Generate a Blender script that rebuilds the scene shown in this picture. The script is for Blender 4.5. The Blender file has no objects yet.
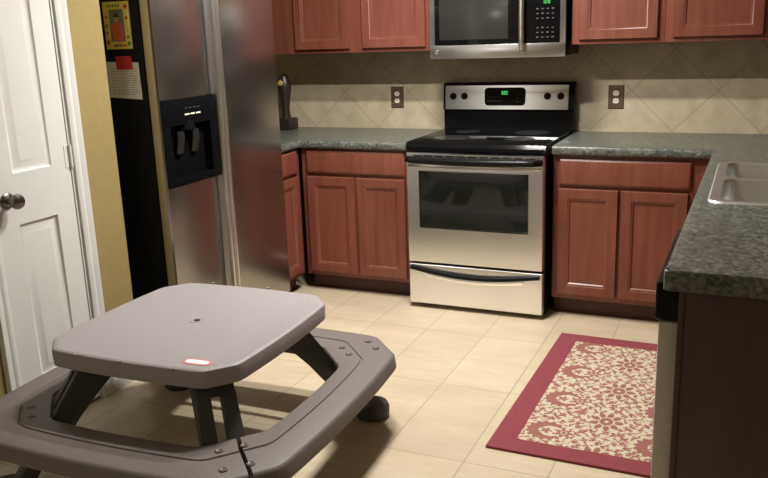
import bpy, bmesh, math, random
from mathutils import Vector, Matrix
random.seed(7)
sc = bpy.context.scene
COL = sc.collection
PI = math.pi

# ------------------------------------------------------------------ camera
cam_d = bpy.data.cameras.new('camera'); cam = bpy.data.objects.new('camera', cam_d); COL.objects.link(cam)
YAW, PIT, ROL, FPX = 0.4278, 0.2467, -0.0354, 815.08
_f = Vector((-math.sin(YAW)*math.cos(PIT), math.cos(YAW)*math.cos(PIT), -math.sin(PIT)))
_r = Vector((math.cos(YAW), math.sin(YAW), 0)); _u = _r.cross(_f)
_r2 = _r*math.cos(ROL) + _u*math.sin(ROL); _u2 = _r2.cross(_f)
M4 = Matrix.Identity(4)
for i in range(3):
    M4[i][0] = _r2[i]; M4[i][1] = _u2[i]; M4[i][2] = -_f[i]
M4.translation = Vector((1.3077, -4.7651, 1.5002))
cam.matrix_world = M4
cam_d.sensor_width = 36; cam_d.sensor_fit = 'HORIZONTAL'; cam_d.lens = 36*FPX/768
cam_d.clip_start = 0.05
sc.camera = cam

# ------------------------------------------------------------------ world, lights, exposure
w = bpy.data.worlds.new('world'); sc.world = w; w.use_nodes = True
w.node_tree.nodes['Background'].inputs[0].default_value = (0.9, 0.85, 0.8, 1)
w.node_tree.nodes['Background'].inputs[1].default_value = 0.05
def area(name, loc, sx, sy, power, color, rot=(0, 0, 0)):
    l = bpy.data.lights.new(name, 'AREA'); l.shape = 'RECTANGLE'; l.size = sx; l.size_y = sy
    l.energy = power; l.color = color
    o = bpy.data.objects.new(name, l); COL.objects.link(o); o.location = loc; o.rotation_euler = rot
    return o
WARM = (1.0, 0.975, 0.93)
area('ceiling_tube_light', (-0.05, -1.29, 2.40), 0.32, 0.06, 45, WARM)
area('ceiling_tube_light', (-0.05, -1.80, 2.40), 0.32, 0.06, 45, WARM)
area('ceiling_fixture_uplight', (-0.05, -1.55, 2.36), 0.4, 0.7, 9, WARM, (PI, 0, 0))
area('added_front_fill', (-0.8, -4.9, 2.42), 0.4, 0.4, 6, WARM)  # added unseen fill, brightens the refrigerator side and other camera-facing surfaces
lp = bpy.data.lights.new('added_reflection_light', 'POINT'); lp.energy = 20; lp.color = WARM; lp.shadow_soft_size = .16  # added unseen point source, put in to brighten reflections in the steel fronts
lpo = bpy.data.objects.new('added_reflection_light', lp); COL.objects.link(lpo); lpo.location = (-1.45, -6.1, 1.85)
sc.view_settings.view_transform = 'Standard'; sc.view_settings.look = 'None'
sc.view_settings.gamma = 1; sc.view_settings.use_curve_mapping = False
sc.view_settings.exposure = 0.0

# ------------------------------------------------------------------ materials
def srgb(r, g, b):
    f = lambda c: (c/255/12.92 if c/255 <= .04045 else ((c/255+.055)/1.055)**2.4)
    return (f(r), f(g), f(b), 1)
class NT:
    def __init__(s, name):
        s.m = bpy.data.materials.new(name); s.m.use_nodes = True
        s.t = s.m.node_tree; s.b = s.t.nodes['Principled BSDF']
    def n(s, typ, **kw):
        nd = s.t.nodes.new(typ)
        for k, v in kw.items():
            if k in ('operation', 'blend_type', 'data_type', 'noise_dimensions', 'feature', 'offset', 'squash', 'distance'): setattr(nd, k, v)
            else:
                nd.inputs[int(k[1:]) if k[0] == 'i' and k[1:].isdigit() else k.replace('_', ' ')].default_value = v
        return nd
    def l(s, a, b): s.t.links.new(a, b)
    def noise(s, vec, scale, detail=3, rough=.55):
        nd = s.n('ShaderNodeTexNoise'); nd.inputs['Scale'].default_value = scale
        nd.inputs['Detail'].default_value = detail; nd.inputs['Roughness'].default_value = rough
        if vec: s.l(vec, nd.inputs['Vector'])
        return nd.outputs['Fac']
    def coord(s, kind='Object', scale=(1, 1, 1), loc=(0, 0, 0), rot=(0, 0, 0)):
        if kind == 'Position': o = s.n('ShaderNodeNewGeometry').outputs['Position']
        else: o = s.n('ShaderNodeTexCoord').outputs[kind]
        mp = s.n('ShaderNodeMapping'); mp.inputs['Scale'].default_value = scale
        mp.inputs['Location'].default_value = loc; mp.inputs['Rotation'].default_value = rot
        s.l(o, mp.inputs['Vector']); return mp.outputs['Vector']
    def ramp(s, fac, stops):
        r = s.n('ShaderNodeValToRGB'); e = r.color_ramp.elements
        while len(e) > 1: e.remove(e[-1])
        e[0].position, e[0].color = stops[0]
        for p, c in stops[1:]:
            k = e.new(p); k.color = c
        s.l(fac, r.inputs['Fac']); return r.outputs['Color']
    def bump(s, h, strength=.1, dist=.002):
        b = s.n('ShaderNodeBump'); b.inputs['Strength'].default_value = strength; b.inputs['Distance'].default_value = dist
        s.l(h, b.inputs['Height']); s.l(b.outputs['Normal'], s.b.inputs['Normal'])
    def set(s, **kw):
        for k, v in kw.items(): s.b.inputs[k.replace('_', ' ')].default_value = v
        return s
def var(name, c, amt=.08, scale=12, rough=.5, metal=0, bump=0, kind='Object', stretch=(1, 1, 1), detail=3, spec=.5, bscale=None):
    t = NT(name); v = t.coord(kind, stretch); f = t.noise(v, scale, detail)
    lo = tuple(x*(1-amt) for x in c[:3])+(1,); hi = tuple(min(1, x*(1+amt)) for x in c[:3])+(1,)
    t.l(t.ramp(f, [(.3, lo), (.7, hi)]), t.b.inputs['Base Color'])
    t.set(Roughness=rough, Metallic=metal, Specular_IOR_Level=spec)
    if bump: t.bump(t.noise(v, bscale or scale*4, 4), bump)
    return t.m

def mat_floor():
    t = NT('floor_tile'); v = t.coord('Position', loc=(-.141+3.05, 2.257+6.1, 0))
    b = t.n('ShaderNodeTexBrick', offset=0.0, squash=1.0)
    b.inputs['Scale'].default_value = 1; b.inputs['Mortar Size'].default_value = .003
    b.inputs['Mortar Smooth'].default_value = .3
    b.inputs['Brick Width'].default_value = .305; b.inputs['Row Height'].default_value = .61
    b.inputs['Color1'].default_value = (.45, .45, .45, 1); b.inputs['Color2'].default_value = (.55, .55, .55, 1)
    t.l(v, b.inputs['Vector'])
    vs_ = t.coord('Position', (.6, 1.8, 1))
    f1 = t.noise(vs_, 4, 5, .6)
    f2 = t.noise(vs_, 18, 4, .6)
    mx = t.n('ShaderNodeMath', operation='MULTIPLY_ADD'); t.l(f2, mx.inputs[0]); mx.inputs[1].default_value = .5; t.l(f1, mx.inputs[2])
    col = t.ramp(mx.outputs[0], [(.45, srgb(186, 169, 140)), (.75, srgb(196, 181, 153)), (1.0, srgb(205, 191, 164))])
    tint = t.n('ShaderNodeMixRGB', blend_type='OVERLAY'); tint.inputs[0].default_value = .5
    t.l(col, tint.inputs[1]); t.l(b.outputs['Color'], tint.inputs[2])
    g = t.n('ShaderNodeMixRGB'); t.l(b.outputs['Fac'], g.inputs[0]); t.l(tint.outputs[0], g.inputs[1]); g.inputs[2].default_value = srgb(166, 150, 124)
    t.l(g.outputs[0], t.b.inputs['Base Color'])
    t.set(Roughness=.30, Specular_IOR_Level=.45)
    iv = t.n('ShaderNodeMath', operation='MULTIPLY_ADD'); t.l(b.outputs['Fac'], iv.inputs[0]); iv.inputs[1].default_value = -1; t.l(f2, iv.inputs[2])
    t.bump(iv.outputs[0], .15, .0015)
    return t.m
def mat_splash():
    t = NT('backsplash_tile'); geo = t.n('ShaderNodeNewGeometry'); sp = t.n('ShaderNodeSeparateXYZ'); t.l(geo.outputs['Position'], sp.inputs[0])
    cb = t.n('ShaderNodeCombineXYZ'); t.l(sp.outputs['X'], cb.inputs[0]); t.l(sp.outputs['Z'], cb.inputs[1])
    s1 = t.n('ShaderNodeVectorMath', operation='SUBTRACT'); t.l(cb.outputs[0], s1.inputs[0]); s1.inputs[1].default_value = (.46, .922, 0)
    rt = t.n('ShaderNodeVectorRotate'); rt.inputs['Angle'].default_value = PI/4; t.l(s1.outputs[0], rt.inputs['Vector'])
    ad = t.n('ShaderNodeVectorMath', operation='ADD'); t.l(rt.outputs[0], ad.inputs[0]); ad.inputs[1].default_value = (6.32, 6.32, 0)
    b = t.n('ShaderNodeTexBrick', offset=0.0, squash=1.0)
    for k, v in (('Scale', 1), ('Mortar Size', .0028), ('Mortar Smooth', .3), ('Brick Width', .316), ('Row Height', .316)): b.inputs[k].default_value = v
    b.inputs['Color1'].default_value = (.46, .46, .46, 1); b.inputs['Color2'].default_value = (.54, .54, .54, 1)
    t.l(ad.outputs[0], b.inputs['Vector'])
    f = t.noise(ad.outputs[0], 9, 5, .6)
    col = t.ramp(f, [(.3, srgb(168, 155, 131)), (.7, srgb(192, 179, 153))])
    tint = t.n('ShaderNodeMixRGB', blend_type='OVERLAY'); tint.inputs[0].default_value = .6
    t.l(col, tint.inputs[1]); t.l(b.outputs['Color'], tint.inputs[2])
    g = t.n('ShaderNodeMixRGB'); t.l(b.outputs['Fac'], g.inputs[0]); t.l(tint.outputs[0], g.inputs[1]); g.inputs[2].default_value = srgb(158, 145, 121)
    t.l(g.outputs[0], t.b.inputs['Base Color']); t.set(Roughness=.5, Specular_IOR_Level=.3)
    return t.m
def mat_counter():
    t = NT('speckled_laminate'); v = t.coord('Position')
    f1 = t.noise(v, 70, 3, .65); f2 = t.noise(v, 26, 3, .6)
    mx = t.n('ShaderNodeMath', operation='MULTIPLY_ADD'); t.l(f2, mx.inputs[0]); mx.inputs[1].default_value = .45; t.l(f1, mx.inputs[2])
    c = t.ramp(mx.outputs[0], [(.50, srgb(42, 46, 44)), (.66, srgb(73, 77, 73)), (.8, srgb(102, 104, 97)), (.95, srgb(138, 136, 126))])
    t.l(c, t.b.inputs['Base Color']); t.set(Roughness=.32, Specular_IOR_Level=.5)
    return t.m
def mat_wood(name, c1, c2, rough=.35):
    t = NT(name); v = t.coord('Object', (14, 14, 1.2)); f = t.noise(v, 2.2, 5, .6)
    f2 = t.noise(t.coord('Object', (2, 2, 1)), 3, 2)
    mx = t.n('ShaderNodeMath', operation='MULTIPLY_ADD'); t.l(f2, mx.inputs[0]); mx.inputs[1].default_value = .4; t.l(f, mx.inputs[2])
    t.l(t.ramp(mx.outputs[0], [(.45, c1), (.95, c2)]), t.b.inputs['Base Color']); t.set(Roughness=rough, Specular_IOR_Level=.45)
    return t.m
def mat_steel(name, c, rough=.32, stretch=(2, 2, 120), aniso=.0):
    t = NT(name); v = t.coord('Object', stretch); f = t.noise(v, 4, 3, .6)
    lo = tuple(x*.975 for x in c[:3])+(1,); hi = tuple(min(1, x*1.02) for x in c[:3])+(1,)
    t.l(t.ramp(f, [(.3, lo), (.7, hi)]), t.b.inputs['Base Color'])
    mr = t.n('ShaderNodeMapRange'); t.l(f, mr.inputs[0]); mr.inputs[3].default_value = rough-.008; mr.inputs[4].default_value = rough+.012
    t.l(mr.outputs[0], t.b.inputs['Roughness']); t.set(Metallic=1.0)
    if aniso:
        t.set(Anisotropic=aniso); tg = t.n('ShaderNodeTangent'); tg.direction_type = 'RADIAL'; tg.axis = 'Z'
        t.l(tg.outputs[0], t.b.inputs['Tangent'])
    return t.m
def emit(name, c, s):
    t = NT(name); t.set(Base_Color=(0, 0, 0, 1), Emission_Color=c, Emission_Strength=s)
    f = t.noise(t.coord(), 5); return t.m

M = dict(
    floor=mat_floor(), splash=mat_splash(), counter=mat_counter(),
    yellow=var('mustard_wall_paint', srgb(141, 124, 75), .05, 20, .75, bump=.15, bscale=160, kind='Position'),
    ceiling=var('ceiling_paint', srgb(215, 208, 192), .03, 20, .8, kind='Position'),
    dimwall=var('beige_wall_paint', srgb(170, 150, 105), .05, 20, .8, kind='Position'),
    white=var('white_gloss_paint', srgb(209, 208, 203), .02, 8, .35),
    cherry=mat_wood('cherry_wood', srgb(101, 54, 43), srgb(128, 73, 58)),
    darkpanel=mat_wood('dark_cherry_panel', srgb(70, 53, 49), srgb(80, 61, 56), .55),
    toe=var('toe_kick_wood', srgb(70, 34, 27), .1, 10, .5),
    steel=mat_steel('brushed_steel', (.62, .60, .56), .3, (120, 120, 2)),
    steelh=mat_steel('brushed_steel_horizontal', (.88, .89, .92), .28, (2, 2, 120), .6),
    fsteel=mat_steel('refrigerator_steel', (.43, .41, .405), .25, (2, 2, 120)),
    hsteel=mat_steel('handle_steel', (.74, .72, .70), .28, (60, 60, 2)),
    chrome=mat_steel('polished_steel', (.75, .73, .70), .16, (30, 30, 30)),
    sinksteel=mat_steel('sink_steel', (.93, .94, .95), .34, (60, 2, 60)),
    blackgl=var('black_glass', (.004, .004, .0045, 1), .1, 5, .07, spec=.32),
    ovengl=var('oven_glass', (.012, .013, .011, 1), .1, 5, .04, spec=.7),
    black=var('black_plastic', (.005, .005, .005, 1), .2, 30, .3, spec=.15),
    dispblack=var('dispenser_black', (.003, .003, .0035, 1), .2, 30, .7, spec=.03),
    blackmat=var('black_textured_panel', (.006, .006, .006, 1), .2, 60, .6, bump=.2, bscale=400, spec=.15),
    greyp=var('grey_door_panel', srgb(188, 182, 172), .05, 40, .45),
    knob=var('aged_pewter', srgb(110, 104, 98), .1, 40, .3, 1),
    ttop=var('mauve_grey_plastic', srgb(143, 137, 138), .04, 60, .55, bump=.12, bscale=500),
    tbench=var('brown_grey_plastic', srgb(106, 98, 94), .05, 60, .55, bump=.15, bscale=400),
    tleg=var('charcoal_plastic', srgb(62, 60, 58), .06, 50, .55),
    screw=var('screw_cap_plastic', srgb(88, 80, 76), .06, 50, .4),
    hole=var('dark_recess', srgb(28, 24, 22), .1, 30, .7),
    red=var('red_plastic', srgb(205, 52, 55), .05, 20, .4),
    white2=var('white_paper', srgb(240, 240, 240), .03, 20, .7),
    ink=var('grey_print', srgb(182, 182, 184), .05, 20, .7),
    yel=var('yellow_frame', srgb(236, 222, 105), .06, 20, .5),
    green=var('green_paint', srgb(80, 140, 60), .05, 20, .5),
    orange=var('orange_paint', srgb(205, 90, 40), .05, 20, .5),
    skin=var('skin_print', srgb(215, 168, 138), .05, 20, .6),
    shirt=var('coral_print', srgb(226, 112, 92), .05, 20, .6),
    hair=var('brown_print', srgb(90, 70, 45), .05, 20, .6),
    photo=var('photo_backdrop', srgb(128, 132, 124), .2, 40, .5),
    brownpl=var('brown_outlet_plate', srgb(86, 66, 52), .05, 20, .4),
    ivory=var('ivory_plastic', srgb(214, 208, 190), .03, 20, .4),
    cream=var('rug_cream_pile', srgb(192, 183, 155), .07, 90, .95, bump=.5, bscale=500),
    rose=var('rug_rose_pile', srgb(143, 92, 84), .10, 90, .95, bump=.5, bscale=500),
    maroon=var('rug_maroon_border', srgb(128, 56, 64), .08, 60, .95, bump=.4, bscale=500),
    lcd=emit('green_display_digits', (.1, 1, .2, 1), .9),
    keys=var('grey_key_print', srgb(72, 71, 68), .05, 20, .5),
    darkobj=var('dark_brown_enamel', srgb(40, 30, 26), .1, 30, .4),
    amber=var('pale_amber_knob', srgb(170, 140, 80), .06, 30, .4),
    grate=var('burner_ring_print', srgb(46, 46, 46), .1, 30, .2),
)

# ------------------------------------------------------------------ mesh helpers
class MB:
    def __init__(s): s.bm = bmesh.new()
    def _merge(s, t, mi=0, mat=None):
        if mat is not None: t.transform(mat)
        if mi:
            for f in t.faces: f.material_index = mi
        me = bpy.data.meshes.new('tmp'); t.to_mesh(me); t.free(); s.bm.from_mesh(me); bpy.data.meshes.remove(me)
        return s
    def box(s, x0, x1, y0, y1, z0, z1, bev=0, seg=2, mi=0, mat=None):
        t = bmesh.new(); bmesh.ops.create_cube(t, size=1)
        for v in t.verts:
            v.co = Vector(((x0+x1)/2+v.co.x*(x1-x0), (y0+y1)/2+v.co.y*(y1-y0), (z0+z1)/2+v.co.z*(z1-z0)))
        if bev: bmesh.ops.bevel(t, geom=t.edges[:], offset=bev, segments=seg, affect='EDGES', profile=.6)
        return s._merge(t, mi, mat)
    def prism(s, pts, z0, z1, bev=0, seg=2, axis='Z', mi=0, mat=None):
        # pts polygon (a,b) extruded along axis
        t = bmesh.new()
        def mk(a, b, c): return {'Z': (a, b, c), 'Y': (a, c, b), 'X': (c, a, b)}[axis]
        lo = [t.verts.new(mk(a, b, z0)) for a, b in pts]; hi = [t.verts.new(mk(a, b, z1)) for a, b in pts]
        t.faces.new(lo); t.faces.new(hi); n = len(pts)
        for i in range(n): t.faces.new((lo[i], lo[(i+1) % n], hi[(i+1) % n], hi[i]))
        bmesh.ops.recalc_face_normals(t, faces=t.faces[:])
        if bev:
            t.edges.ensure_lookup_table()
            caps = [e for e in t.edges if all(f.normal.length and abs(f.normal[{'Z': 2, 'Y': 1, 'X': 0}[axis]]) > .5 or True for f in e.link_faces)
                    and abs((e.verts[0].co-e.verts[1].co)[{'Z': 2, 'Y': 1, 'X': 0}[axis]]) < 1e-7]
            bmesh.ops.bevel(t, geom=caps, offset=bev, segments=seg, affect='EDGES', profile=.6)
        return s._merge(t, mi, mat)
    def lathe(s, prof, n=24, mat=None, mi=0):
        t = bmesh.new(); rings = []
        for r, z in prof:
            if r < 1e-6: rings.append([t.verts.new((0, 0, z))])
            else: rings.append([t.verts.new((r*math.cos(2*PI*k/n), r*math.sin(2*PI*k/n), z)) for k in range(n)])
        for a, b in zip(rings, rings[1:]):
            for k in range(n):
                q = [a[k % len(a)], a[(k+1) % len(a)], b[(k+1) % len(b)], b[k % len(b)]]
                u = []
                for v in q:
                    if v not in u: u.append(v)
                if len(u) > 2: t.faces.new(u)
        for rg in (rings[0], rings[-1]):
            if len(rg) > 2: t.faces.new(rg)
        bmesh.ops.recalc_face_normals(t, faces=t.faces[:])
        return s._merge(t, mi, mat)
    def tube(s, pts, rx, ry=None, n=12, mi=0, mat=None, up=Vector((0, 0, 1))):
        ry = ry or rx; t = bmesh.new(); pts = [Vector(p) for p in pts]; rings = []
        for i, p in enumerate(pts):
            d = (pts[min(i+1, len(pts)-1)]-pts[max(i-1, 0)]).normalized()
            a = d.cross(up)
            if a.length < 1e-4: a = d.cross(Vector((0, 1, 0)))
            a.normalize(); b = a.cross(d)
            rings.append([t.verts.new(p+a*rx*math.cos(2*PI*k/n)+b*ry*math.sin(2*PI*k/n)) for k in range(n)])
        for a, b in zip(rings, rings[1:]):
            for k in range(n): t.faces.new((a[k], a[(k+1) % n], b[(k+1) % n], b[k]))
        t.faces.new(rings[0]); t.faces.new(rings[-1])
        bmesh.ops.recalc_face_normals(t, faces=t.faces[:])
        return s._merge(t, mi, mat)
    def rings(s, x0, x1, z0, z1, y, rg, mi=0, mat=None, cap=True):
        # nested rectangles facing -Y: rg = [(inset, out)]
        t = bmesh.new(); R = []
        for ins, out in rg:
            R.append([t.verts.new((a, y-out, b)) for a, b in ((x0+ins, z0+ins), (x1-ins, z0+ins), (x1-ins, z1-ins), (x0+ins, z1-ins))])
        for a, b in zip(R, R[1:]):
            for k in range(4): t.faces.new((a[k], a[(k+1) % 4], b[(k+1) % 4], b[k]))
        if cap: t.faces.new(R[-1])
        bmesh.ops.recalc_face_normals(t, faces=t.faces[:])
        t.faces.ensure_lookup_table()
        if t.faces[-1].normal.y > 0: bmesh.ops.reverse_faces(t, faces=t.faces[:])
        return s._merge(t, mi, mat)
    def sweep(s, path, prof, close_ends=True, mi=0, side=1):
        # path: 2D points; prof: (offset to the outside, z) polygon; mitred
        t = bmesh.new(); P = [Vector(p) for p in path]; rings = []
        for i, p in enumerate(P):
            ns = []
            if i > 0: d = (P[i]-P[i-1]).normalized(); ns.append(Vector((d.y, -d.x))*side)
            if i < len(P)-1: d = (P[i+1]-P[i]).normalized(); ns.append(Vector((d.y, -d.x))*side)
            nn = sum(ns, Vector((0, 0))).normalized(); k = 1/max(.3, nn.dot(ns[0]))
            rings.append([t.verts.new((p.x+nn.x*o*k, p.y+nn.y*o*k, z)) for o, z in prof])
        n = len(prof)
        for a, b in zip(rings, rings[1:]):
            for k in range(n): t.faces.new((a[k], a[(k+1) % n], b[(k+1) % n], b[k]))
        if close_ends: t.faces.new(rings[0]); t.faces.new(rings[-1])
        bmesh.ops.recalc_face_normals(t, faces=t.faces[:])
        return s._merge(t, mi)
    def build(s, name, mats, parent=None, loc=None, smooth=35):
        me = bpy.data.meshes.new(name); s.bm.to_mesh(me); s.bm.free()
        for m in (mats if isinstance(mats, (list, tuple)) else [mats]): me.materials.append(m)
        if smooth:
            me.shade_smooth(); me.set_sharp_from_angle(angle=math.radians(smooth))
        o = bpy.data.objects.new(name, me); COL.objects.link(o)
        if parent is not None: o.parent = parent
        if loc is not None: o.location = loc
        return o
def tag(o, label, cat, group=None):
    o['label'] = label; o['category'] = cat
    if group: o['group'] = group
    return o
def thing(name, label, cat, loc=(0, 0, 0), rz=0, group=None):
    o = bpy.data.objects.new(name, None); COL.objects.link(o); o.empty_display_size = .1
    o.location = loc; o.rotation_euler = (0, 0, rz); return tag(o, label, cat, group)
def struct(name, mb, m, parent=None):
    o = mb.build(name, m, parent)
    if parent is None: o['kind'] = 'structure'
    return o
def RX(a): return Matrix.Rotation(a, 4, 'X')
def T(x, y, z): return Matrix.Translation((x, y, z))
FACE = RX(PI/2)      # lathe axis +Z -> -Y (towards the room)

# ------------------------------------------------------------------ the setting
WX, CY = -1.20, -2.03      # pantry wall plane and its corner at the refrigerator alcove
DY0, DY1 = -2.695, -2.285  # pantry door opening
CEIL = 2.5
struct('floor', MB().box(-4.6, 4.6, -7.1, .12, -.1, 0), M['floor'])
struct('ceiling', MB().box(-4.6, 4.6, -7.1, .12, CEIL, CEIL+.1), M['ceiling'])
struct('wall_back', MB().box(-1.95, 4.6, 0.008, .12, 0, CEIL), M['yellow'])
struct('wall_left', MB().box(-2.0, -1.9, -3.5, .12, 0, CEIL).box(-4.6, -4.5, -7.1, -3.4, 0, CEIL).box(-4.5, -1.9, -3.5, -3.4, 0, CEIL), M['yellow'])
struct('wall_right', MB().box(4.5, 4.6, -7.1, .12, 0, CEIL), M['dimwall'])
struct('wall_front', MB().box(-4.6, 4.6, -7.2, -7.1, 0, CEIL), M['dimwall'])
pw = MB().box(-1.9, WX-.11, -3.5, -3.4, 0, CEIL).box(WX-.11, WX, -3.5, DY0, 0, CEIL).box(WX-.11, WX, DY1, CY, 0, CEIL).box(WX-.11, WX, DY0, DY1, 2.04, CEIL)
pw.box(-1.9, WX-.11, CY-.1, CY, 0, CEIL)
struct('wall_pantry', pw, M['yellow'])
struct('trim_1', MB().box(-1.9, 1.90, -.0, .008, .88, 1.45), M['splash'])['label'] = 'diagonal beige tile backsplash'
# baseboards with a stepped profile
BP = [(0, 0), (.014, 0), (.014, .055), (.011, .062), (.011, .07), (.007, .078), (.005, .088), (0, .09)]
struct('baseboard_left', MB().sweep([(WX, -3.5), (WX, DY0-.062)], BP).sweep([(WX, DY1+.062), (WX, CY+.0)], BP), M['white'])
# casing
CP = [(0, 0), (.012, 0), (.017, .012), (.017, .022), (.013, .03), (.017, .042), (.019, .056), (.006, .062), (0, .062)]
def casing():
    mb = MB()
    for sgn, y in ((1, DY1), (-1, DY0)):
        pts = [(WX+o, y+sgn*d) for o, d in CP]
        mb.prism(pts, 0, 2.10, axis='Z')
    mb.prism([(WX+o, 2.04+d) for o, d in CP], DY0-.062, DY1+.062, axis='Y', mat=None)
    # jambs lining the opening
    mb.box(WX-.11, WX+.002, DY1-.012, DY1, 0, 2.04).box(WX-.11, WX+.002, DY0, DY0+.012, 0, 2.04)
    return mb
struct('trim_2', casing(), M['white'])['label'] = 'white moulded door casing'
# pantry door: built facing -Y in local space, turned to face +X
def pantry_door():
    wd = DY1-DY0-.03; h = 2.02
    mb = MB(); fx = .095
    z0p, z1p = .22, .845; z2p, z3p = 1.04, 1.90
    x1 = wd-fx
    # stiles and rails
    mb.box(0, fx, -.035, 0, .014, h).box(x1, wd, -.035, 0, .014, h)
    for a, b in ((.014, z0p), (z1p, z2p), (z3p, h)): mb.box(fx, x1, -.035, 0, a, b)
    for a, b in ((z0p, z1p), (z2p, z3p)):
        mb.rings(fx, x1, a, b, 0, [(0, .035), (.006, .028), (.014, .025), (.018, .025), (.042, .0335), (.046, .0335)])
        mb.box(fx, x1, -.005, 0, a, b)
    o = struct('door_1', mb, M['white']); o.location = (WX-.037, DY0+.015, 0); o.rotation_euler = (0, 0, PI/2)
    k = MB().lathe([(0, 0), (.030, 0), (.031, .004), (.026, .009), (.012, .012), (.011, .03), (.018, .036), (.027, .045), (.029, .056), (.025, .066), (.012, .072), (0, .073)], 28, mat=T(.052, -.035, .945) @ FACE)
    ko = k.build('door_knob', M['knob'], o); ko['label'] = 'aged pewter door knob'
    for z in (1.065, 1.82, .25):
        hb = MB().lathe([(0, -.045), (.0065, -.045), (.0065, .045), (0, .045)], 12, mat=T(wd+.004, -.042, z)).box(wd-.022, wd+.002, -.037, -.034, z-.045, z+.045)
        hb.build('hinge', M['white'], o)
    return o
pantry_door()

# ------------------------------------------------------------------ cabinets
DOOR_RG = [(0, 0), (0, .016), (.003, .02), (.048, .02), (.052, .017), (.058, .0165), (.064, .0105), (.07, .0105)]
DRAW_RG = [(0, 0), (0, .012), (.004, .015), (.012, .0195), (.016, .02)]
def cabinet(name, label, loc, rz, width, depth, z0, z1, doors, drawers, toe=True, side=None, group=None):
    t = thing(name, label, 'cabinet', loc, rz, group)
    mb = MB()
    mb.box(0, width, -depth, -.01, z0, z1, .0015)
    mb.build('body', M['cherry'] if side is None else [M[side]], t)
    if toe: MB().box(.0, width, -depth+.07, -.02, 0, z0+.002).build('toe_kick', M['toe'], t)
    for (a, b, c, d) in doors: MB().rings(a, b, c, d, -depth+.0, DOOR_RG).box(a+.001, b-.001, -depth-.004, -depth, c+.001, d-.001).build('door', M['cherry'], t)
    for (a, b, c, d) in drawers: MB().rings(a, b, c, d, -depth, DRAW_RG).box(a+.001, b-.001, -depth-.004, -depth, c+.001, d-.001).build('drawer', M['cherry'], t)
    return t
G1 = None
cabinet('base_cabinet', 'cherry base cabinet with one drawer and two doors left of the stove', (-1.10, 0, 0), 0, .712, .61, .10, .873,
        [(.035, .343, .125, .703), (.360, .66, .125, .703)], [(.035, .662, .722, .857)], group='cherry base cabinets')
cabinet('base_cabinet', 'narrow cherry base cabinet half hidden beside the refrigerator', (-1.725, -.897, 0), PI/2, .28, .605, .10, .866,
        [(.015, .235, .125, .703)], [(.015, .235, .722, .857)], group='cherry base cabinets')
cabinet('base_cabinet', 'cherry base cabinet with one drawer and two doors right of the stove', (.388, 0, 0), 0, .772, .61, .10, .873,
        [(.03, .332, .128, .695), (.348, .662, .128, .695)], [(.034, .672, .713, .848)], group='cherry base cabinets')
cabinet('wall_cabinet', 'cherry wall cabinet with two doors left of the microwave', (-1.52, 0, 0), 0, 1.132, .31, 1.398, 2.18,
        [(.256, .622, 1.42, 2.16), (.708, 1.104, 1.42, 2.16)], [], toe=False, group='cherry wall cabinets')
cabinet('wall_cabinet', 'cherry wall cabinet immediately right of the microwave', (.408, 0, 0), 0, .467, .31, 1.41, 2.18,
        [(.037, .433, 1.432, 2.16)], [], toe=False, group='cherry wall cabinets')
cabinet('wall_cabinet', 'cherry wall cabinet farthest right, second from the microwave', (.876, 0, 0), 0, .49, .31, 1.41, 2.18,
        [(.037, .452, 1.432, 2.16)], [], toe=False, group='cherry wall cabinets')
cabinet('wall_cabinet', 'sliver of cherry wall cabinet at the right edge of the picture', (1.367, 0, 0), 0, .49, .31, 1.41, 2.18,
        [(.037, .452, 1.432, 2.16)], [], toe=False, group='cherry wall cabinets')
# peninsula: sink cabinet, dishwasher, end panel
cabinet('sink_cabinet', 'dark cherry cabinet carrying the sink beneath the right counter', (1.84, -.66, 0), -PI/2, 1.42, .655, .10, .66,
        [(.30, .83, .128, .64), (.85, 1.38, .128, .64)], [])
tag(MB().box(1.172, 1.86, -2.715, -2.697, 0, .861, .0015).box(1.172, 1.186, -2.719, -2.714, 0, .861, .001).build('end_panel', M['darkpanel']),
    'dark brown end panel closing the counter run on the right', 'panel')

dw = thing('dishwasher', 'dishwasher with black control strip peeking out beside the dark end panel', 'dishwasher', (1.164, -2.39, 0))
MB().box(.012, .60, -.30, .30, .10, .868).build('tub_body', M['black'], dw)
MB().box(-.040, .012, -.30, .30, .12, .762, .006).build('door', M['greyp'], dw)
MB().box(-.050, .012, -.30, .30, .766, .868, .010, 3).build('control_panel', M['black'], dw)
MB().box(.05, .55, -.29, .29, 0, .10).build('toe_kick', M['black'], dw)

# ------------------------------------------------------------------ counters
NOSE = [(-.045, .877), (-.045, .9149), (-.012, .915), (-.004, .9125), (0, .906), (.001, .894), (0, .88), (-.005, .872), (-.012, .869), (-.022, .869)]
lc = MB().box(-1.895, -.392, -.618, -.001, .875, .915).box(-1.895, -1.117, -.90, -.618, .875, .915)
lc.sweep([(-.392, -.645), (-1.09, -.645), (-1.09, -.90)], NOSE, side=-1)
tag(lc.build('countertop', M['counter']), 'speckled dark grey countertop left of the stove', 'countertop')
SX0, SX1, SY0, SY1 = 1.212, 1.735, -1.875, -1.035
rc = MB().box(.387, 1.865, -.618, -.001, .875, .915)
rc.box(1.172, SX0, -2.718, -.618, .875, .915).box(SX1, 1.865, -2.718, -.618, .875, .915)
rc.box(SX0, SX1, -2.718, SY0, .875, .915).box(SX0, SX1, SY1, -.618, .875, .915)
rc.sweep([(.387, -.645), (1.150, -.645), (1.136, -2.70)], NOSE, side=1)
ENDP = [(-.045, .877), (-.045, .9149), (-.003, .915), (0, .912), (0, .864), (-.003, .862), (-.022, .862)]
rc.sweep([(1.136, -2.70), (1.135, -2.728), (1.138, -2.737), (1.145, -2.741), (1.157, -2.742), (1.865, -2.742)], ENDP, side=1)
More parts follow.
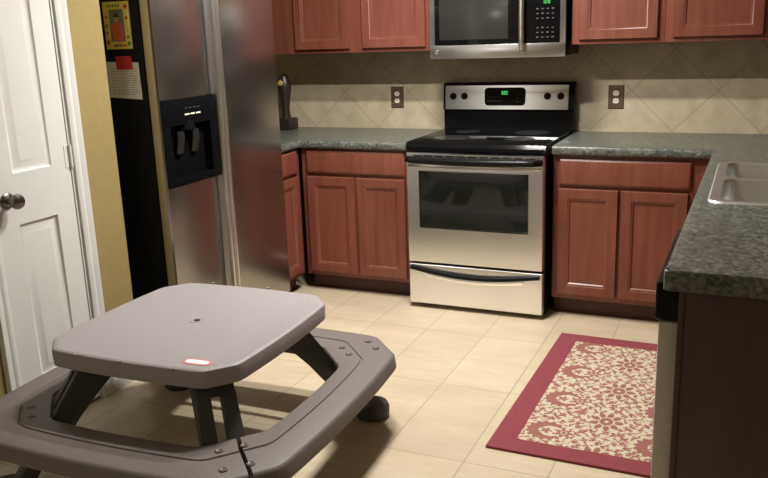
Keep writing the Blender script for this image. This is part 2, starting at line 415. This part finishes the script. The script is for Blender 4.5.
tag(rc.build('countertop', M['counter']), 'speckled dark grey countertop right of the stove holding the sink', 'countertop')

# ------------------------------------------------------------------ sink
def sink():
    t = thing('kitchen_sink', 'double bowl stainless steel sink set in the right countertop', 'sink', (1.475, -1.455, .915))
    X0, X1, Y0, Y1 = SX0-1.475-.024, SX1-1.475+.024, SY0+1.455-.024, SY1+1.455+.024
    def rr(x0, x1, y0, y1, r, n=6):
        P = []
        for cx, cy, a in ((x1-r, y1-r, 0), (x0+r, y1-r, 90), (x0+r, y0+r, 180), (x1-r, y0+r, 270)):
            for k in range(n+1):
                q = math.radians(a+90*k/n); P.append((cx+r*math.cos(q), cy+r*math.sin(q)))
        return P
    ym = .03
    bowls = [(X0+.038, X1-.06, Y0+.036, ym-.014), (X0+.038, X1-.06, ym+.014, Y1-.036)]
    # rim: outer loop raised 6 mm, split in three bands to leave the two bowls open
    mb = MB(); bm = mb.bm
    def loopv(P, z): return [bm.verts.new((a, b, z)) for a, b in P]
    def bridge(A, B):
        n = len(A)
        for k in range(n): bm.faces.new((A[k], A[(k+1) % n], B[(k+1) % n], B[k]))
    o0 = loopv(rr(X0, X1, Y0, Y1, .05), .0005); o1 = loopv(rr(X0+.006, X1-.006, Y0+.006, Y1-.006, .046), .006)
    o2 = loopv(rr(X0+.014, X1-.014, Y0+.014, Y1-.014, .04), .006)
    bridge(o0, o1); bridge(o1, o2)
    # deck with bowls cut: triangulate between loops
    edges = []
    def ring_edges(L):
        es = []
        for k in range(len(L)):
            e = bm.edges.get((L[k], L[(k+1) % len(L)])) or bm.edges.new((L[k], L[(k+1) % len(L)])); es.append(e)
        return es
    edges += ring_edges(o2); tops = []
    for (a, b, c, d) in bowls:
        L = loopv(rr(a, b, c, d, .05), .005); tops.append(L); edges += ring_edges(L)
    bmesh.ops.triangle_fill(bm, use_beauty=True, use_dissolve=False, edges=edges)
    bmesh.ops.recalc_face_normals(bm, faces=bm.faces[:])
    mb.build('rim', M['sinksteel'], t)
    for (a, b, c, d) in bowls:
        m2 = MB(); bm = m2.bm; prev = None
        for ins, z, r in ((0, .005, .05), (.004, -.002, .048), (.008, -.14, .045), (.02, -.165, .04), (.05, -.175, .03)):
            L = [bm.verts.new((p, q, z)) for p, q in rr(a+ins, b-ins, c+ins, d-ins, r)]
            if prev:
                n = len(L)
                for k in range(n): bm.faces.new((prev[k], L[k], L[(k+1) % n], prev[(k+1) % n]))
            prev = L
        bm.faces.new(prev)
        bo = m2.build('bowl', M['sinksteel'], t)
        MB().lathe([(0, 0), (.042, 0), (.045, .003), (.036, .004), (.03, .001), (0, .001)], 24, mat=T((a+b)/2, (c+d)/2, -.1745)).build('drain', M['chrome'], bo)
    return t
sink()

# ------------------------------------------------------------------ range
def knob_at(parent, x, y, z, r=.02):
    k = MB().lathe([(0, 0), (r*1.1, 0), (r*1.05, .006), (r*.85, .009), (r*.8, .022), (r*.7, .025), (0, .025)], 20, mat=T(x, y, z) @ FACE)
    k.box(x-.0035, x+.0035, y-.032, y-.02, z-r*.8, z+r*.8, .0015)
    return k.build('control_knob', M['black'], parent)
rg = thing('stove', 'stainless steel electric stove with black glass cooktop and oven', 'stove', (-.010, 0, 0))
MB().box(-.376, .376, -.675, -.03, .02, .905).build('body', M['black'], rg)
MB().box(-.35, .35, -.62, -.1, 0, .02).build('base_frame', M['black'], rg)
ct = MB().prism([(-.681, .876), (-.712, .882), (-.716, .905), (-.705, .924), (-.69, .930), (-.05, .930), (-.05, .90), (-.66, .90), (-.66, .876)], -.380, .380, axis='X')
cto = ct.build('cooktop', M['blackgl'], rg)
for x, y, r in ((-.19, -.50, .10), (.19, -.50, .08), (-.19, -.22, .075), (.19, -.22, .10)):
    MB().lathe([(r-.004, 0), (r, 0), (r, .0008), (r-.004, .0008)], 40, mat=T(x, y, .9301)).build('burner_ring', M['grate'], cto)
dr = MB()
dr.box(-.374, .374, -.726, -.68, .268, .776+.0, .004)
# door is a frame around the window
dr = MB()
WX0, WX1, WZ0, WZ1 = -.300, .294, .468, .775
dr.rings(-.374, .374, .268, .873, -.68, [(0, 0), (0, .043), (.003, .048), (.006, .0485)], cap=False)
yf = -.7285
dr.box(-.369, WX0, yf, -.69, .273, .868).box(WX1, .369, yf, -.69, .273, .868).box(WX0, WX1, yf, -.69, .273, WZ0).box(WX0, WX1, yf, -.69, WZ1, .868)
do = dr.build('oven_door', M['steelh'], rg)
MB().rings(WX0-.004, WX1+.004, WZ0-.004, WZ1+.004, -.69, [(0, .036), (.0, .0405), (.006, .0405), (.008, .037)]).build('oven_window', M['ovengl'], do)
# vent slots strip on the door top
vs = MB()
for k in range(11): vs.box(-.335+k*.062, -.335+k*.062+.046, yf-.001, yf+.002, .857, .8625)
vs.build('vent_slots', M['black'], do)
hp = [(-.366, yf-.012, .842)] + [(-.366+.732*k/20, yf-.048-.012*math.sin(PI*k/20), .842-.004*math.sin(PI*k/20)) for k in range(1, 20)] + [(.366, yf-.012, .842)]
hb = MB().tube(hp, .013, .017, 14)
hb.box(-.372, -.350, yf-.03, yf+.002, .828, .856, .004).box(.350, .372, yf-.03, yf+.002, .828, .856, .004)
hb.build('oven_handle', M['black'], do)['label'] = 'black bar handle'
MB().prism([(-.365, .815), (.365, .815)] + [(.365-.73*k/16, .80-.009*math.sin(PI*k/16)) for k in range(17)], yf-.006, yf+.002, bev=.003, axis='Y').build('handle_lip', M['chrome'], do)
wd_ = MB().rings(-.374, .374, .028, .255, -.68, [(0, 0), (0, .043), (.003, .047), (.006, .0475)])
wdo = wd_.build('storage_drawer', M['steelh'], rg)
hp = [(-.362+.724*k/24, -.735-.014*math.sin(PI*k/24), .237-.033*math.sin(PI*k/24)) for k in range(25)]
h = MB().tube(hp, .010, .0125, 12)
h.build('drawer_handle', M['black'], wdo)['label'] = 'black curved handle'
# swept lip under the drawer handle
lip = MB()
lip.tube([(p[0], p[1]+.006, p[2]-.022) for p in hp[3:-3]], .004, .012, 8)
lip.build('drawer_lip', M['steelh'], wdo)
# backguard
bg = MB().prism([(-.02, .925), (-.070, .925), (-.070, 1.035), (-.085, 1.05), (-.070, 1.19), (-.055, 1.20), (-.02, 1.20)], -.392, .392, axis='X', bev=.004)
bgo = bg.build('backguard', M['black'], rg)
MB().prism([(-.0755, 1.044), (-.090, 1.046), (-.0755, 1.184), (-.070, 1.184)], -.378, .360, axis='X', bev=.002).build('control_panel', M['steelh'], bgo)
tilt = lambda z: -.089+.0135*(z-1.052)/.128
dp = []
for cx, cz, a in ((.090, 1.152, 0), (-.108, 1.152, 90), (-.108, 1.088, 180), (.090, 1.088, 270)):
    for k in range(5):
        q = math.radians(a+90*k/4); dp.append((cx+.022*math.cos(q), cz+.020*math.sin(q)))
MB().prism(dp, -.091, -.075, axis='Y').build('display_panel', M['blackgl'], bgo)
dg = MB()
def seg7(mb, x, z, w, h, y, segs, th=.0025):
    S = {'a': (x, x+w, z+h-th, z+h), 'g': (x, x+w, z+h/2-th/2, z+h/2+th/2), 'd': (x, x+w, z, z+th),
         'f': (x, x+th, z+h/2, z+h), 'e': (x, x+th, z, z+h/2), 'b': (x+w-th, x+w, z+h/2, z+h), 'c': (x+w-th, x+w, z, z+h/2)}
    for s in segs: a, b, c, d = S[s]; mb.box(a, b, y-.0015, y, c, d)
for k, sg in enumerate(('abcdefg', 'abcdef', 'acdfg')): seg7(dg, -.026+k*.013, 1.132, .009, .020, -.0908, sg)
dg.build('clock_digits', M['lcd'], bgo)
for i in range(5):
    for j in range(2): MB().box(-.11+i*.018, -.10+i*.018, -.0918, -.0905, 1.093+j*.022, 1.097+j*.022).build('touch_key', M['keys'], bgo)
for j in range(3): MB().box(.06, .076, -.0918, -.0905, 1.09+j*.02, 1.094+j*.02).build('touch_key', M['keys'], bgo)
for x in (-.328, -.258, .240, .316): knob_at(bgo, x, tilt(1.125)+.001, 1.122, .019)

# ------------------------------------------------------------------ microwave
mw = thing('microwave', 'stainless steel over-range microwave hanging above the stove', 'microwave', (.006, 0, 1.352))
H = .42
MB().box(-.379, .379, -.36, -.002, 0.004, H, .003).build('body', M['black'], mw)
def bow(x, d): return -d-.055*(1-(x/.379)**2)
def bowed(mb, x0, x1, z0, z1, d, th, n=12, mi=0):
    xs = [x0+(x1-x0)*k/n for k in range(n+1)]
    pts = [(x, bow(x, d)) for x in xs] + [(x, bow(x, d)+th) for x in reversed(xs)]
    return mb.prism(pts, z0, z1, bev=.002, axis='Z')
f = MB()
bowed(f, -.379, .379, 0, .072, .365, .04, 24); bowed(f, -.379, .379, H-.05, H, .365, .04, 24)
bowed(f, -.379, -.346, .072, H-.05, .365, .04, 4); bowed(f, .352, .379, .072, H-.05, .365, .04, 4)
f.build('front_frame', M['steelh'], mw)
d_ = MB(); bowed(d_, -.346, .176, .072, H-.05, .364, .03, 16)
dof = d_.build('door', M['blackgl'], mw)
wn = MB(); bowed(wn, -.315, .085, .10, H-.085, .3655, .004, 12)
wn.build('window', var('microwave_mesh_window', srgb(42, 41, 38), .12, 900, .18), dof)
cpn = MB(); bowed(cpn, .178, .352, .072, H-.05, .364, .03, 8)
cpo = cpn.build('control_panel', M['blackgl'], mw)
for r_ in range(7):
    if r_ in (3,): continue
    for c_ in range(4):
        x = .232+c_*.026; z = .10+r_*.024
        MB().box(x, x+.012, bow(x, .364)-.0014, bow(x, .364)+.003, z, z+(.0045 if (r_+c_) % 3 else .006)).build('keypad_key', M['keys'], cpo)
mdg = MB()
for k, sg in enumerate(('bc', 'abdeg', 'abcdef')): seg7(mdg, .262+k*.015, .272, .010, .022, bow(.28, .3655), sg)
mdg.build('clock_digits', M['lcd'], cpo)
hz = [.030, .038, .055] + [.055+.30*k/8 for k in range(1, 9)] + [.37, .38]
hx = .163
pts = [(hx, bow(hx, .365)-(.0 if i in (0, len(hz)-1) else .034 if 2 <= i <= len(hz)-3 else .024), z) for i, z in enumerate(hz)]
MB().tube(pts, .014, .010, 12, up=Vector((0, 1, 0))).build('door_handle', M['hsteel'], dof)
em = MB().lathe([(0, 0), (.0125, 0), (.0125, .002), (.0105, .003), (.0095, .002), (0, .002)], 24, mat=T(-.335, bow(-.335, .365)+.0005, .036) @ FACE)
em.tube([(-.341, bow(-.335, .365)-.0025, .036+.004), (-.338, bow(-.335, .365)-.0025, .031), (-.332, bow(-.335, .365)-.0025, .041), (-.329, bow(-.335, .365)-.0025, .033)], .0012, n=6)
em.build('round_emblem', M['chrome'], mw)
MB().box(-.3, .3, -.33, -.06, -.002, .006).build('vent_grille', M['black'], mw)

# ------------------------------------------------------------------ refrigerator (faces +X)
FX, FY0, FY1, FH = -1.05, -1.90, -.912, 1.76
fr = thing('refrigerator', 'side-by-side stainless steel refrigerator with black cabinet', 'refrigerator', (FX, FY0, 0), PI/2)
# local: x along the front (world +Y), -y out of the front (world +X)
FW = FY1-FY0
MB().box(0.004, FW-.004, .060, .83, .02, FH, .004).build('cabinet_body', M['blackmat'], fr)
MB().box(.01, FW-.01, .03, .07, .01, .083).build('kick_grille', M['black'], fr)
def fdoor(x1, hole):
    # freezer door with an opening for the dispenser and a scooped edge beside its handle
    hx0, hx1, hz0, hz1 = hole; z0, z1 = .085, FH
    full = [(.006, 0), (0, .008), (0, .05), (x1, .05), (x1, .026), (x1-.062, .002), (x1-.068, 0)]
    mb = MB().prism(full, z0, hz0, axis='Z').prism(full, hz1, z1, axis='Z')
    mb.prism([(.006, 0), (0, .008), (0, .05), (hx0, .05), (hx0, 0)], hz0, hz1, axis='Z').box(hx1, x1, .026, .05, hz0, hz1).box(hx0, hx1, .044, .05, hz0, hz1)
    return mb
DX0, DX1, DZ0, DZ1 = .008, .402, .858, 1.250
fdoor(.408, (DX0, DX1, DZ0, DZ1)).build('freezer_door', M['fsteel'], fr)
def strip(x0, x1):
    xm, hw = (x0+x1)/2, (x1-x0)/2
    P = [(xm+hw*math.cos(PI*k/10), -.004-.022*math.sin(PI*k/10)) for k in range(11)]
    return MB().prism(P+[(x0, .045), (x1, .045)], .085, FH, axis='Z')
strip(.411, .439).build('freezer_handle', M['hsteel'], fr)
strip(.449, .476).build('refrigerator_handle', M['hsteel'], fr)
MB().box(.438, .450, .02, .05, .09, FH-.005).build('door_gap', M['black'], fr)
MB().box(.479, FW, 0, .05, .085, FH, .008, 3).build('refrigerator_door', M['fsteel'], fr)
# dispenser
ds = MB()
ds.box(DX0, DX1, -.004, .012, DZ1-.12, DZ1, .003).box(DX0, DX0+.05, -.0035, .05, DZ0+.03, DZ1-.115).box(DX1-.05, DX1, -.0035, .05, DZ0+.03, DZ1-.115).box(DX0, DX1, -.006, .05, DZ0, DZ0+.035, .003)
ds.box(DX0+.03, DX1-.03, .038, .043, DZ0, DZ1-.1)
ds.box(DX0, DX1, .010, .05, DZ1-.12, DZ1)
dso = ds.build('water_dispenser', M['dispblack'], fr)
for x in (.145, .255):
    MB().tube([(x, .015, 1.10), (x, .012, 1.065), (x, .020, 1.03), (x, .028, 1.0)], .024, .010, 14, up=Vector((0, 1, 0))).build('dispenser_paddle', var('dark_grey_paddle', srgb(24, 24, 24), .05, 20, .4), dso)
MB().lathe([(0, 0), (.05, 0), (.045, .03), (.03, .05), (0, .05)], 20, mat=T(.2, .03, 1.105)).build('chute', M['dispblack'], dso)
for k in range(3): MB().box(.165+k*.042, .198+k*.042, -.0055, -.0035, 1.172, 1.179).build('dispenser_button', M['ivory'], dso)
for k in range(4): MB().box(.17+k*.03, .188+k*.03, -.0055, -.0035, 1.202, 1.205).build('indicator_mark', M['keys'], dso)
tr = MB()
for k in range(9): tr.box(DX0+.07+k*.026, DX0+.088+k*.026, -.002, .04, DZ0+.034, DZ0+.038)
tr.build('drip_tray', M['dispblack'], dso)

# items on the refrigerator's black side (plane y = FY0 + .004, facing -Y)
SYD = FY0+.004
def frame():
    t = thing('picture_frame', 'yellow decorated magnetic photo frame stuck high on the refrigerator side', 'picture frame', (-1.232, SYD-.001, 1.474))
    w2, h = .071, .20
    MB().rings(-w2, w2, 0, h, 0, [(0, 0), (0, .004), (.003, .006), (.030, .006), (.032, .004)], cap=True).build('frame', M['yel'], t)
    pic = MB().box(-.04, .04, -.0052, -.003, .032, .166).build('photo', M['photo'], t)
    p = MB()
    p.prism([(-.026, .036), (.026, .036), (.03, .085), (.022, .112), (-.02, .112), (-.03, .085)], -.0062, -.005, axis='Y')
    p.build('shirt_print', M['shirt'], pic)
    MB().lathe([(0, 0), (.0155, 0), (.0155, .0008), (0, .0008)], 20, mat=T(0, -.0054, .13) @ FACE).build('face_print', M['skin'], pic)
    MB().prism([(.0165*math.cos(a*PI/10), .134+.0165*math.sin(a*PI/10)) for a in range(11)], -.0068, -.0055, axis='Y').build('hair_print', M['hair'], pic)
    random.seed(3)
    for (x, z, mk, r) in ((-.055, .03, 'red', .012), (-.056, .07, 'orange', .008), (-.055, .10, 'red', .009), (-.054, .135, 'orange', .008), (.055, .178, 'red', .012), (.056, .13, 'orange', .010), (.056, .05, 'green', .008), (.058, .022, 'green', .011)):
        pp = [(x+r*(.75+.25*math.cos(6*a*PI/15))*math.cos(a*PI/15), z+r*(.75+.25*math.cos(6*a*PI/15))*math.sin(a*PI/15)) for a in range(30)]
        MB().prism(pp, -.0072, -.0055, axis='Y').build('sticker', M[mk], t)
    for k in range(5): MB().box(-.045+k*.015, -.036+k*.015, -.0070, -.0055, .178, .188).build('letter_sticker', M['green'], t)
    for k in range(5): MB().box(-.026+k*.015, -.016+k*.015, -.0070, -.0055, .010, .020).build('letter_sticker', M['orange' if k > 2 else 'hair'], t)
frame()
pn = thing('paper_note', 'white printed paper note hanging on the refrigerator side below the photo frame', 'paper', (-1.228, SYD, 1.256))
MB().prism([(-.09, .01), (.09, 0), (.086, .16), (-.092, .165)], -.0015, -.0003, axis='Y').build('sheet', M['white2'], pn)
pl = MB(); random.seed(5)
for k in range(12):
    z = .13-k*.0098; x = -.07
    while x < .06:
        l_ = random.uniform(.012, .03); pl.box(x, min(x+l_, .07), -.0019, -.0012, z, z+.0035); x += l_+.006
pl.build('print_lines', M['ink'], pn)
tag(MB().box(-.042, .042, -.011, -.0015, 0, .058, .003).build('magnet', M['red'], loc=(-1.216, SYD, 1.386)), 'red square magnet clip holding the paper note', 'magnet')

# ------------------------------------------------------------------ outlets
for x, lab in ((-.737, 'brown wall outlet on the backsplash left of the stove'), (.60, 'brown wall outlet on the backsplash right of the stove')):
    t = thing('wall_outlet', lab, 'outlet', (x, 0, 1.11), 0, 'brown wall outlets')
    MB().rings(-.043, .043, -.066, .066, 0, [(0, 0), (0, .003), (.004, .006), (.006, .006)]).build('cover_plate', M['brownpl'], t)
    for z in (.021, -.021):
        pp = [(.0165*math.cos(a*PI/12), z+max(-.0135, min(.0135, .0175*math.sin(a*PI/12)))) for a in range(24)]
        s_ = MB().prism(pp, -.0085, -.005, axis='Y').build('socket', M['ivory'], t)
        sl = MB().box(-.007, -.0045, -.0088, -.008, z-.002, z+.007).box(.0045, .007, -.0088, -.008, z-.002, z+.006)
        sl.build('slots', M['hole'], s_)
    MB().lathe([(0, 0), (.003, 0), (.003, .001), (0, .001)], 10, mat=T(0, -.006, 0) @ FACE).build('screw', M['knob'], t)

# ------------------------------------------------------------------ dark object in the corner
t = thing('counter_appliance', 'small dark appliance with a pale knob on the counter beside the refrigerator', 'appliance', (-1.465, -.15, .915))
MB().box(-.055, .055, -.06, .06, 0, .075, .01).build('base', M['darkobj'], t)
MB().lathe([(0, .075), (.032, .075), (.026, .13), (.034, .20), (.045, .27), (.04, .31), (.025, .345), (0, .36)], 20).build('body', M['darkobj'], t)
MB().lathe([(0, 0), (.016, .002), (.019, .012), (.014, .022), (0, .026)], 16, mat=T(0.0, -.036, .30) @ FACE).build('knob', M['amber'], t)

# ------------------------------------------------------------------ rug
def rug():
    X0, X1, Y0, Y1 = .492, 1.195, -2.135, -.895
    t = thing('area_rug', 'cream rug with rose damask pattern and maroon border lying on the tile floor', 'rug', ((X0+X1)/2+.006, (Y0+Y1)/2, 0), -.013)
    W, L, B = X1-X0, Y1-Y0, .092
    b = MB()
    for a in ((-W/2, W/2, -L/2, -L/2+B), (-W/2, W/2, L/2-B, L/2), (-W/2, -W/2+B, -L/2+B, L/2-B), (W/2-B, W/2, -L/2+B, L/2-B)):
        b.box(a[0], a[1], a[2], a[3], 0.0005, .010)
    b.build('border', M['maroon'], t)
    fw, fl, c = W-2*B, L-2*B, .004
    nx, ny = int(fw/c), int(fl/c)
    def leafy(u, v):
        # interlaced foliage: rose leaves with cream veins between them
        a = u+.012*math.sin(v*47+1.1)+.006*math.sin(v*113); b_ = v+.012*math.sin(u*53)+.006*math.sin(u*127+.7)
        q = math.sin(a*118)*math.sin(b_*104)+.55*math.sin((a+b_)*171+.9)*math.sin((a-b_)*149)
        return q > .02 and abs(q-.55) > .05
    def motif(u, v):
        hit = leafy(u, v)
        for col in range(-1, 4):
            for row in range(-1, 6):
                odd = col % 2
                cx = .085+col*.20; cy = .105+row*.295+(.15 if odd else 0)
                dx, dy = u-cx, v-cy; r = math.hypot(dx, dy); a = math.atan2(dy, dx)
                if r > .125: continue
                if not odd:
                    # fat crescent open to the right, fringed, with a curl and a palmette in its mouth
                    if r < .082 and not (abs(a) < .6 and r > .03): hit = False
                    th = .046*(.35+.65*min(1, max(0, (abs(a)-.45)/1.6)))
                    if abs(a) > .5 and .074-th < r < .074+.006*math.sin(15*a): hit = True
                    if r < .018*(1+.4*math.cos(5*a)): hit = True
                    ex = dx-.068; r2 = math.hypot(ex, dy); a2 = math.atan2(dy, ex)
                    if r2 < .038: hit = r2 < .031*(1+.3*math.cos(7*a2)) and (r2 < .010 or r2 > .014)
                else:
                    # tall palmette with lobes
                    r2 = math.hypot(dx, dy*.8); a2 = math.atan2(dy*.8, dx)
                    if r2 < .066: hit = r2 < .056*(1+.18*math.cos(9*a2)) and not (.026 < r2 < .031) and (r2 < .026 or math.cos(9*a2) > -.75)
                    if r2 < .008: hit = False
        return hit
    m = MB(); bm = m.bm
    vs = [[bm.verts.new((-fw/2+fw*i/nx, -fl/2+fl*j/ny, .0095)) for j in range(ny+1)] for i in range(nx+1)]
    for i in range(nx):
        for j in range(ny):
            fc = bm.faces.new((vs[i][j], vs[i+1][j], vs[i+1][j+1], vs[i][j+1]))
            if motif((i+.5)*fw/nx, (j+.5)*fl/ny): fc.material_index = 1
    m.build('damask_field', [M['cream'], M['rose']], t, smooth=0)
rug()

# ------------------------------------------------------------------ picnic table
def octo(hx, hy, cut, bowx, bowy, z, k=8, kc=4, chaikin=2):
    P = []
    C = [((hx-cut*.9, -hy), (hx, -hy+cut)), ((hx, hy-cut), (hx-cut*.9, hy)), ((-hx+cut*.9, hy), (-hx, hy-cut)), ((-hx, -hy+cut), (-hx+cut*.9, -hy))]
    for s in range(4):
        a, b = C[s]; c = C[(s+1) % 4][0]
        for i in range(kc): P.append((a[0]+(b[0]-a[0])*i/kc, a[1]+(b[1]-a[1])*i/kc))
        for i in range(k):
            f_ = i/k; e = 4*f_*(1-f_)
            nx, ny = ((bowx, 0), (0, bowy), (-bowx, 0), (0, -bowy))[s]
            P.append((b[0]+(c[0]-b[0])*f_+nx*e, b[1]+(c[1]-b[1])*f_+ny*e))
    P = [P[(i+kc//2) % len(P)] for i in range(len(P))]
    for _ in range(chaikin):
        Q = []
        for i in range(len(P)):
            a, b = P[i], P[(i+1) % len(P)]
            Q += [(a[0]*.75+b[0]*.25, a[1]*.75+b[1]*.25), (a[0]*.25+b[0]*.75, a[1]*.25+b[1]*.75)]
        P = Q
    return [(x, y, z) for x, y in P]
def picnic():
    t = thing('picnic_table', 'grey plastic child picnic table with ring bench standing in the kitchen', 'picnic table', (-.470, -2.533, 0), math.radians(1.7))
    ZT = .52; SB, ST = .976, .970
    ox, oy = -.012, .024      # tabletop centre relative to the bench centre
    m = MB(); bm = m.bm
    loops = []
    for hx, hy, cut, z in ((a*ST, b*ST, c*ST, d+.03) for a, b, c, d in ((.30, .31, .08, .440), (.372, .386, .088, .440), (.380, .395, .09, .428), (.386, .402, .09, .430), (.388, .404, .09, .478), (.385, .401, .09, .486), (.379, .395, .09, .490), (.370, .386, .088, .490), (.366, .382, .087, .4885))):
        loops.append([bm.verts.new((x+ox, y+oy, zz)) for x, y, zz in octo(hx, hy, cut, .012, .012, z)])
    n = len(loops[0])
    for A, B in zip(loops, loops[1:]):
        for k in range(n): bm.faces.new((A[k], A[(k+1) % n], B[(k+1) % n], B[k]))
    bm.faces.new(loops[-1]); bm.faces.new(list(reversed(loops[0])))
    bmesh.ops.recalc_face_normals(bm, faces=bm.faces[:])
    top = m.build('tabletop', M['ttop'], t)
    MB().lathe([(0, 0), (.012, 0), (.020, .0008), (.026, .0022), (.028, 0)], 24, mat=T(ox+.008, oy, .5184)).build('umbrella_plug', M['ttop'], top)
    MB().lathe([(0, 0), (.011, 0), (.011, .002), (0, .002)], 20, mat=T(ox+.008, oy, .5186)).build('plug_hole', M['hole'], top)
    for x, y, horiz in ((-.20, -.379, 1), (-.02, -.380, 1), (.18, -.378, 1), (-.21, .433, 1), (.05, .438, 1)):
        MB().box(x-.006, x+.006, y-.004, y+.004, .516, .522, .0015).build('rim_nub', M['ttop'], top)
    def oval(hx, hy, n=28):
        return [(hx*math.copysign(abs(math.cos(2*PI*k/n))**.6, math.cos(2*PI*k/n)), hy*math.copysign(abs(math.sin(2*PI*k/n))**.6, math.sin(2*PI*k/n))) for k in range(n)]
    MS = T(.228, -.308, .5186) @ Matrix.Rotation(math.radians(2), 4, 'Z')
    st = MB().prism(oval(.050, .021), 0, .0012, mat=MS).build('logo_sticker', var('sticker_red_rim', srgb(205, 120, 118), .04, 20, .5), top)
    st['label'] = 'white oval sticker with red rim'
    MB().prism(oval(.041, .0135), .001, .0018, mat=MS).build('sticker_face', var('white_sticker', (.86, .85, .84, 1), .02, 20, .5), st)
    # bench: two L-shaped halves meeting in a seam at the front right and back left corners
    ZB = .30
    prof = [(.446, .436, .165, ZB-.052, .012), (.446, .436, .165, ZB-.012, .012), (.451, .441, .166, ZB-.002, .012), (.459, .449, .168, ZB, .012),
            (.507, .511, .165, ZB+.001, .016), (.509, .513, .165, ZB-.004, .016), (.514, .518, .166, ZB-.004, .016), (.516, .520, .166, ZB+.001, .016),
            (.596, .606, .160, ZB, .020), (.604, .615, .162, ZB-.003, .020), (.610, .622, .164, ZB-.012, .020), (.615, .628, .165, ZB-.054, .020), (.602, .615, .163, ZB-.054, .020), (.596, .608, .16, ZB-.03, .02), (.464, .454, .165, ZB-.03, .012), (.458, .448, .165, ZB-.052, .012)]
    L = [octo(hx*SB, hy*SB, c*SB, bw, bw, z) for hx, hy, c, z, bw in prof]
    n = len(L[0])
    halves = []
    for h in range(2):
        m = MB(); bm = m.bm
        idx = [(h*n//2+i) % n for i in range(n//2)]
        V = [[bm.verts.new(lp[i]) for i in idx] for lp in L]
        for a in range(len(V)):
            A, B = V[a], V[(a+1) % len(V)]
            for i in range(len(idx)-1): bm.faces.new((A[i], A[i+1], B[i+1], B[i]))
        for e in (0, -1): bm.faces.new([v[e] for v in V])
        bmesh.ops.recalc_face_normals(bm, faces=bm.faces[:])
        halves.append(m.build('bench_seat', M['tbench'], t, smooth=40))
    for sx in (1, -1):
        for sy in (-1, 1):
            par = halves[0] if (sx, sy) in ((1, 1),) else halves[1] if (sx, sy) == (-1, -1) else None
            for (dx, dy) in ((.380, .446), (.436, .390), (.455, .538), (.514, .480)):
                p = par or (halves[0] if ((dx > .43 and dx < .45) or dx > .5) == (sx > 0) else halves[1])
                MB().lathe([(0, .0025), (.006, .003), (.0085, .0045), (.0125, .004), (.014, .0), (.012, -.002), (0, -.002)], 16, mat=T(sx*dx*SB, sy*dy*SB, ZB)).build('screw', M['screw'], p)
    # legs: slotted plates running outwards from under the table top to round feet
    for sx in (1, -1):
        for sy in (-1, 1):
            p0 = Vector((sx*.243, sy*.262, .465)); p1 = Vector((sx*.440, sy*.470, .03))
            d = (p1-p0); Ld = d.length; zax = d.normalized()
            hor = Vector((sx*.72, sy*.69, 0)).normalized(); xax = Vector((0, 0, 1)).cross(hor).normalized(); yax = zax.cross(xax)
            m4 = Matrix.Identity(4)
            for i in range(3): m4[i][0] = xax[i]; m4[i][1] = yax[i]; m4[i][2] = zax[i]; m4[i][3] = p0[i]
            lg = MB()
            lg.box(-.062, .062, -.026, .026, -.005, .075, .006, mat=m4)
            lg.prism([(-.062, .07), (-.018, .07), (-.018, .225), (-.068, .225)], -.026, .026, axis='Y', mat=m4)
            lg.prism([(.062, .07), (.018, .07), (.018, .225), (.068, .225)], -.026, .026, axis='Y', mat=m4)
            lg.prism([(-.068, .22), (.068, .22), (.055, Ld-.01), (-.055, Ld-.01)], -.026, .026, axis='Y', bev=.005, mat=m4)
            inw = -1 if yax.dot(hor) > 0 else 1
            for fx in (-1, 1):
                P = [(0, -.005), (inw*.085, -.005), (inw*.072, .06), (inw*.055, .17), (inw*.045, Ld*.62), (0, Ld*.62)]
                if fx < 0: lg.prism(P, -.064, -.050, axis='X', mat=m4)
                else: lg.prism(P, .050, .064, axis='X', mat=m4)
            # bracket under the table top
            q = p0-hor*.06
            br = Matrix.Identity(4)
            for i in range(3): br[i][0] = xax[i]; br[i][1] = hor[i]; br[i][2] = (0, 0, 1)[i]; br[i][3] = q[i]
            lg.box(-.058, .058, -.10, .09, -.034, .004, .008, mat=br)
            lo = lg.build('leg', M['tleg'], t)
            MB().lathe([(0, 0), (.060, 0), (.067, .006), (.069, .042), (.060, .060), (.035, .068), (0, .068)], 28, mat=T(p1.x+sx*.03, p1.y+sy*.015, 0)).build('foot', M['tleg'], lo)
picnic()
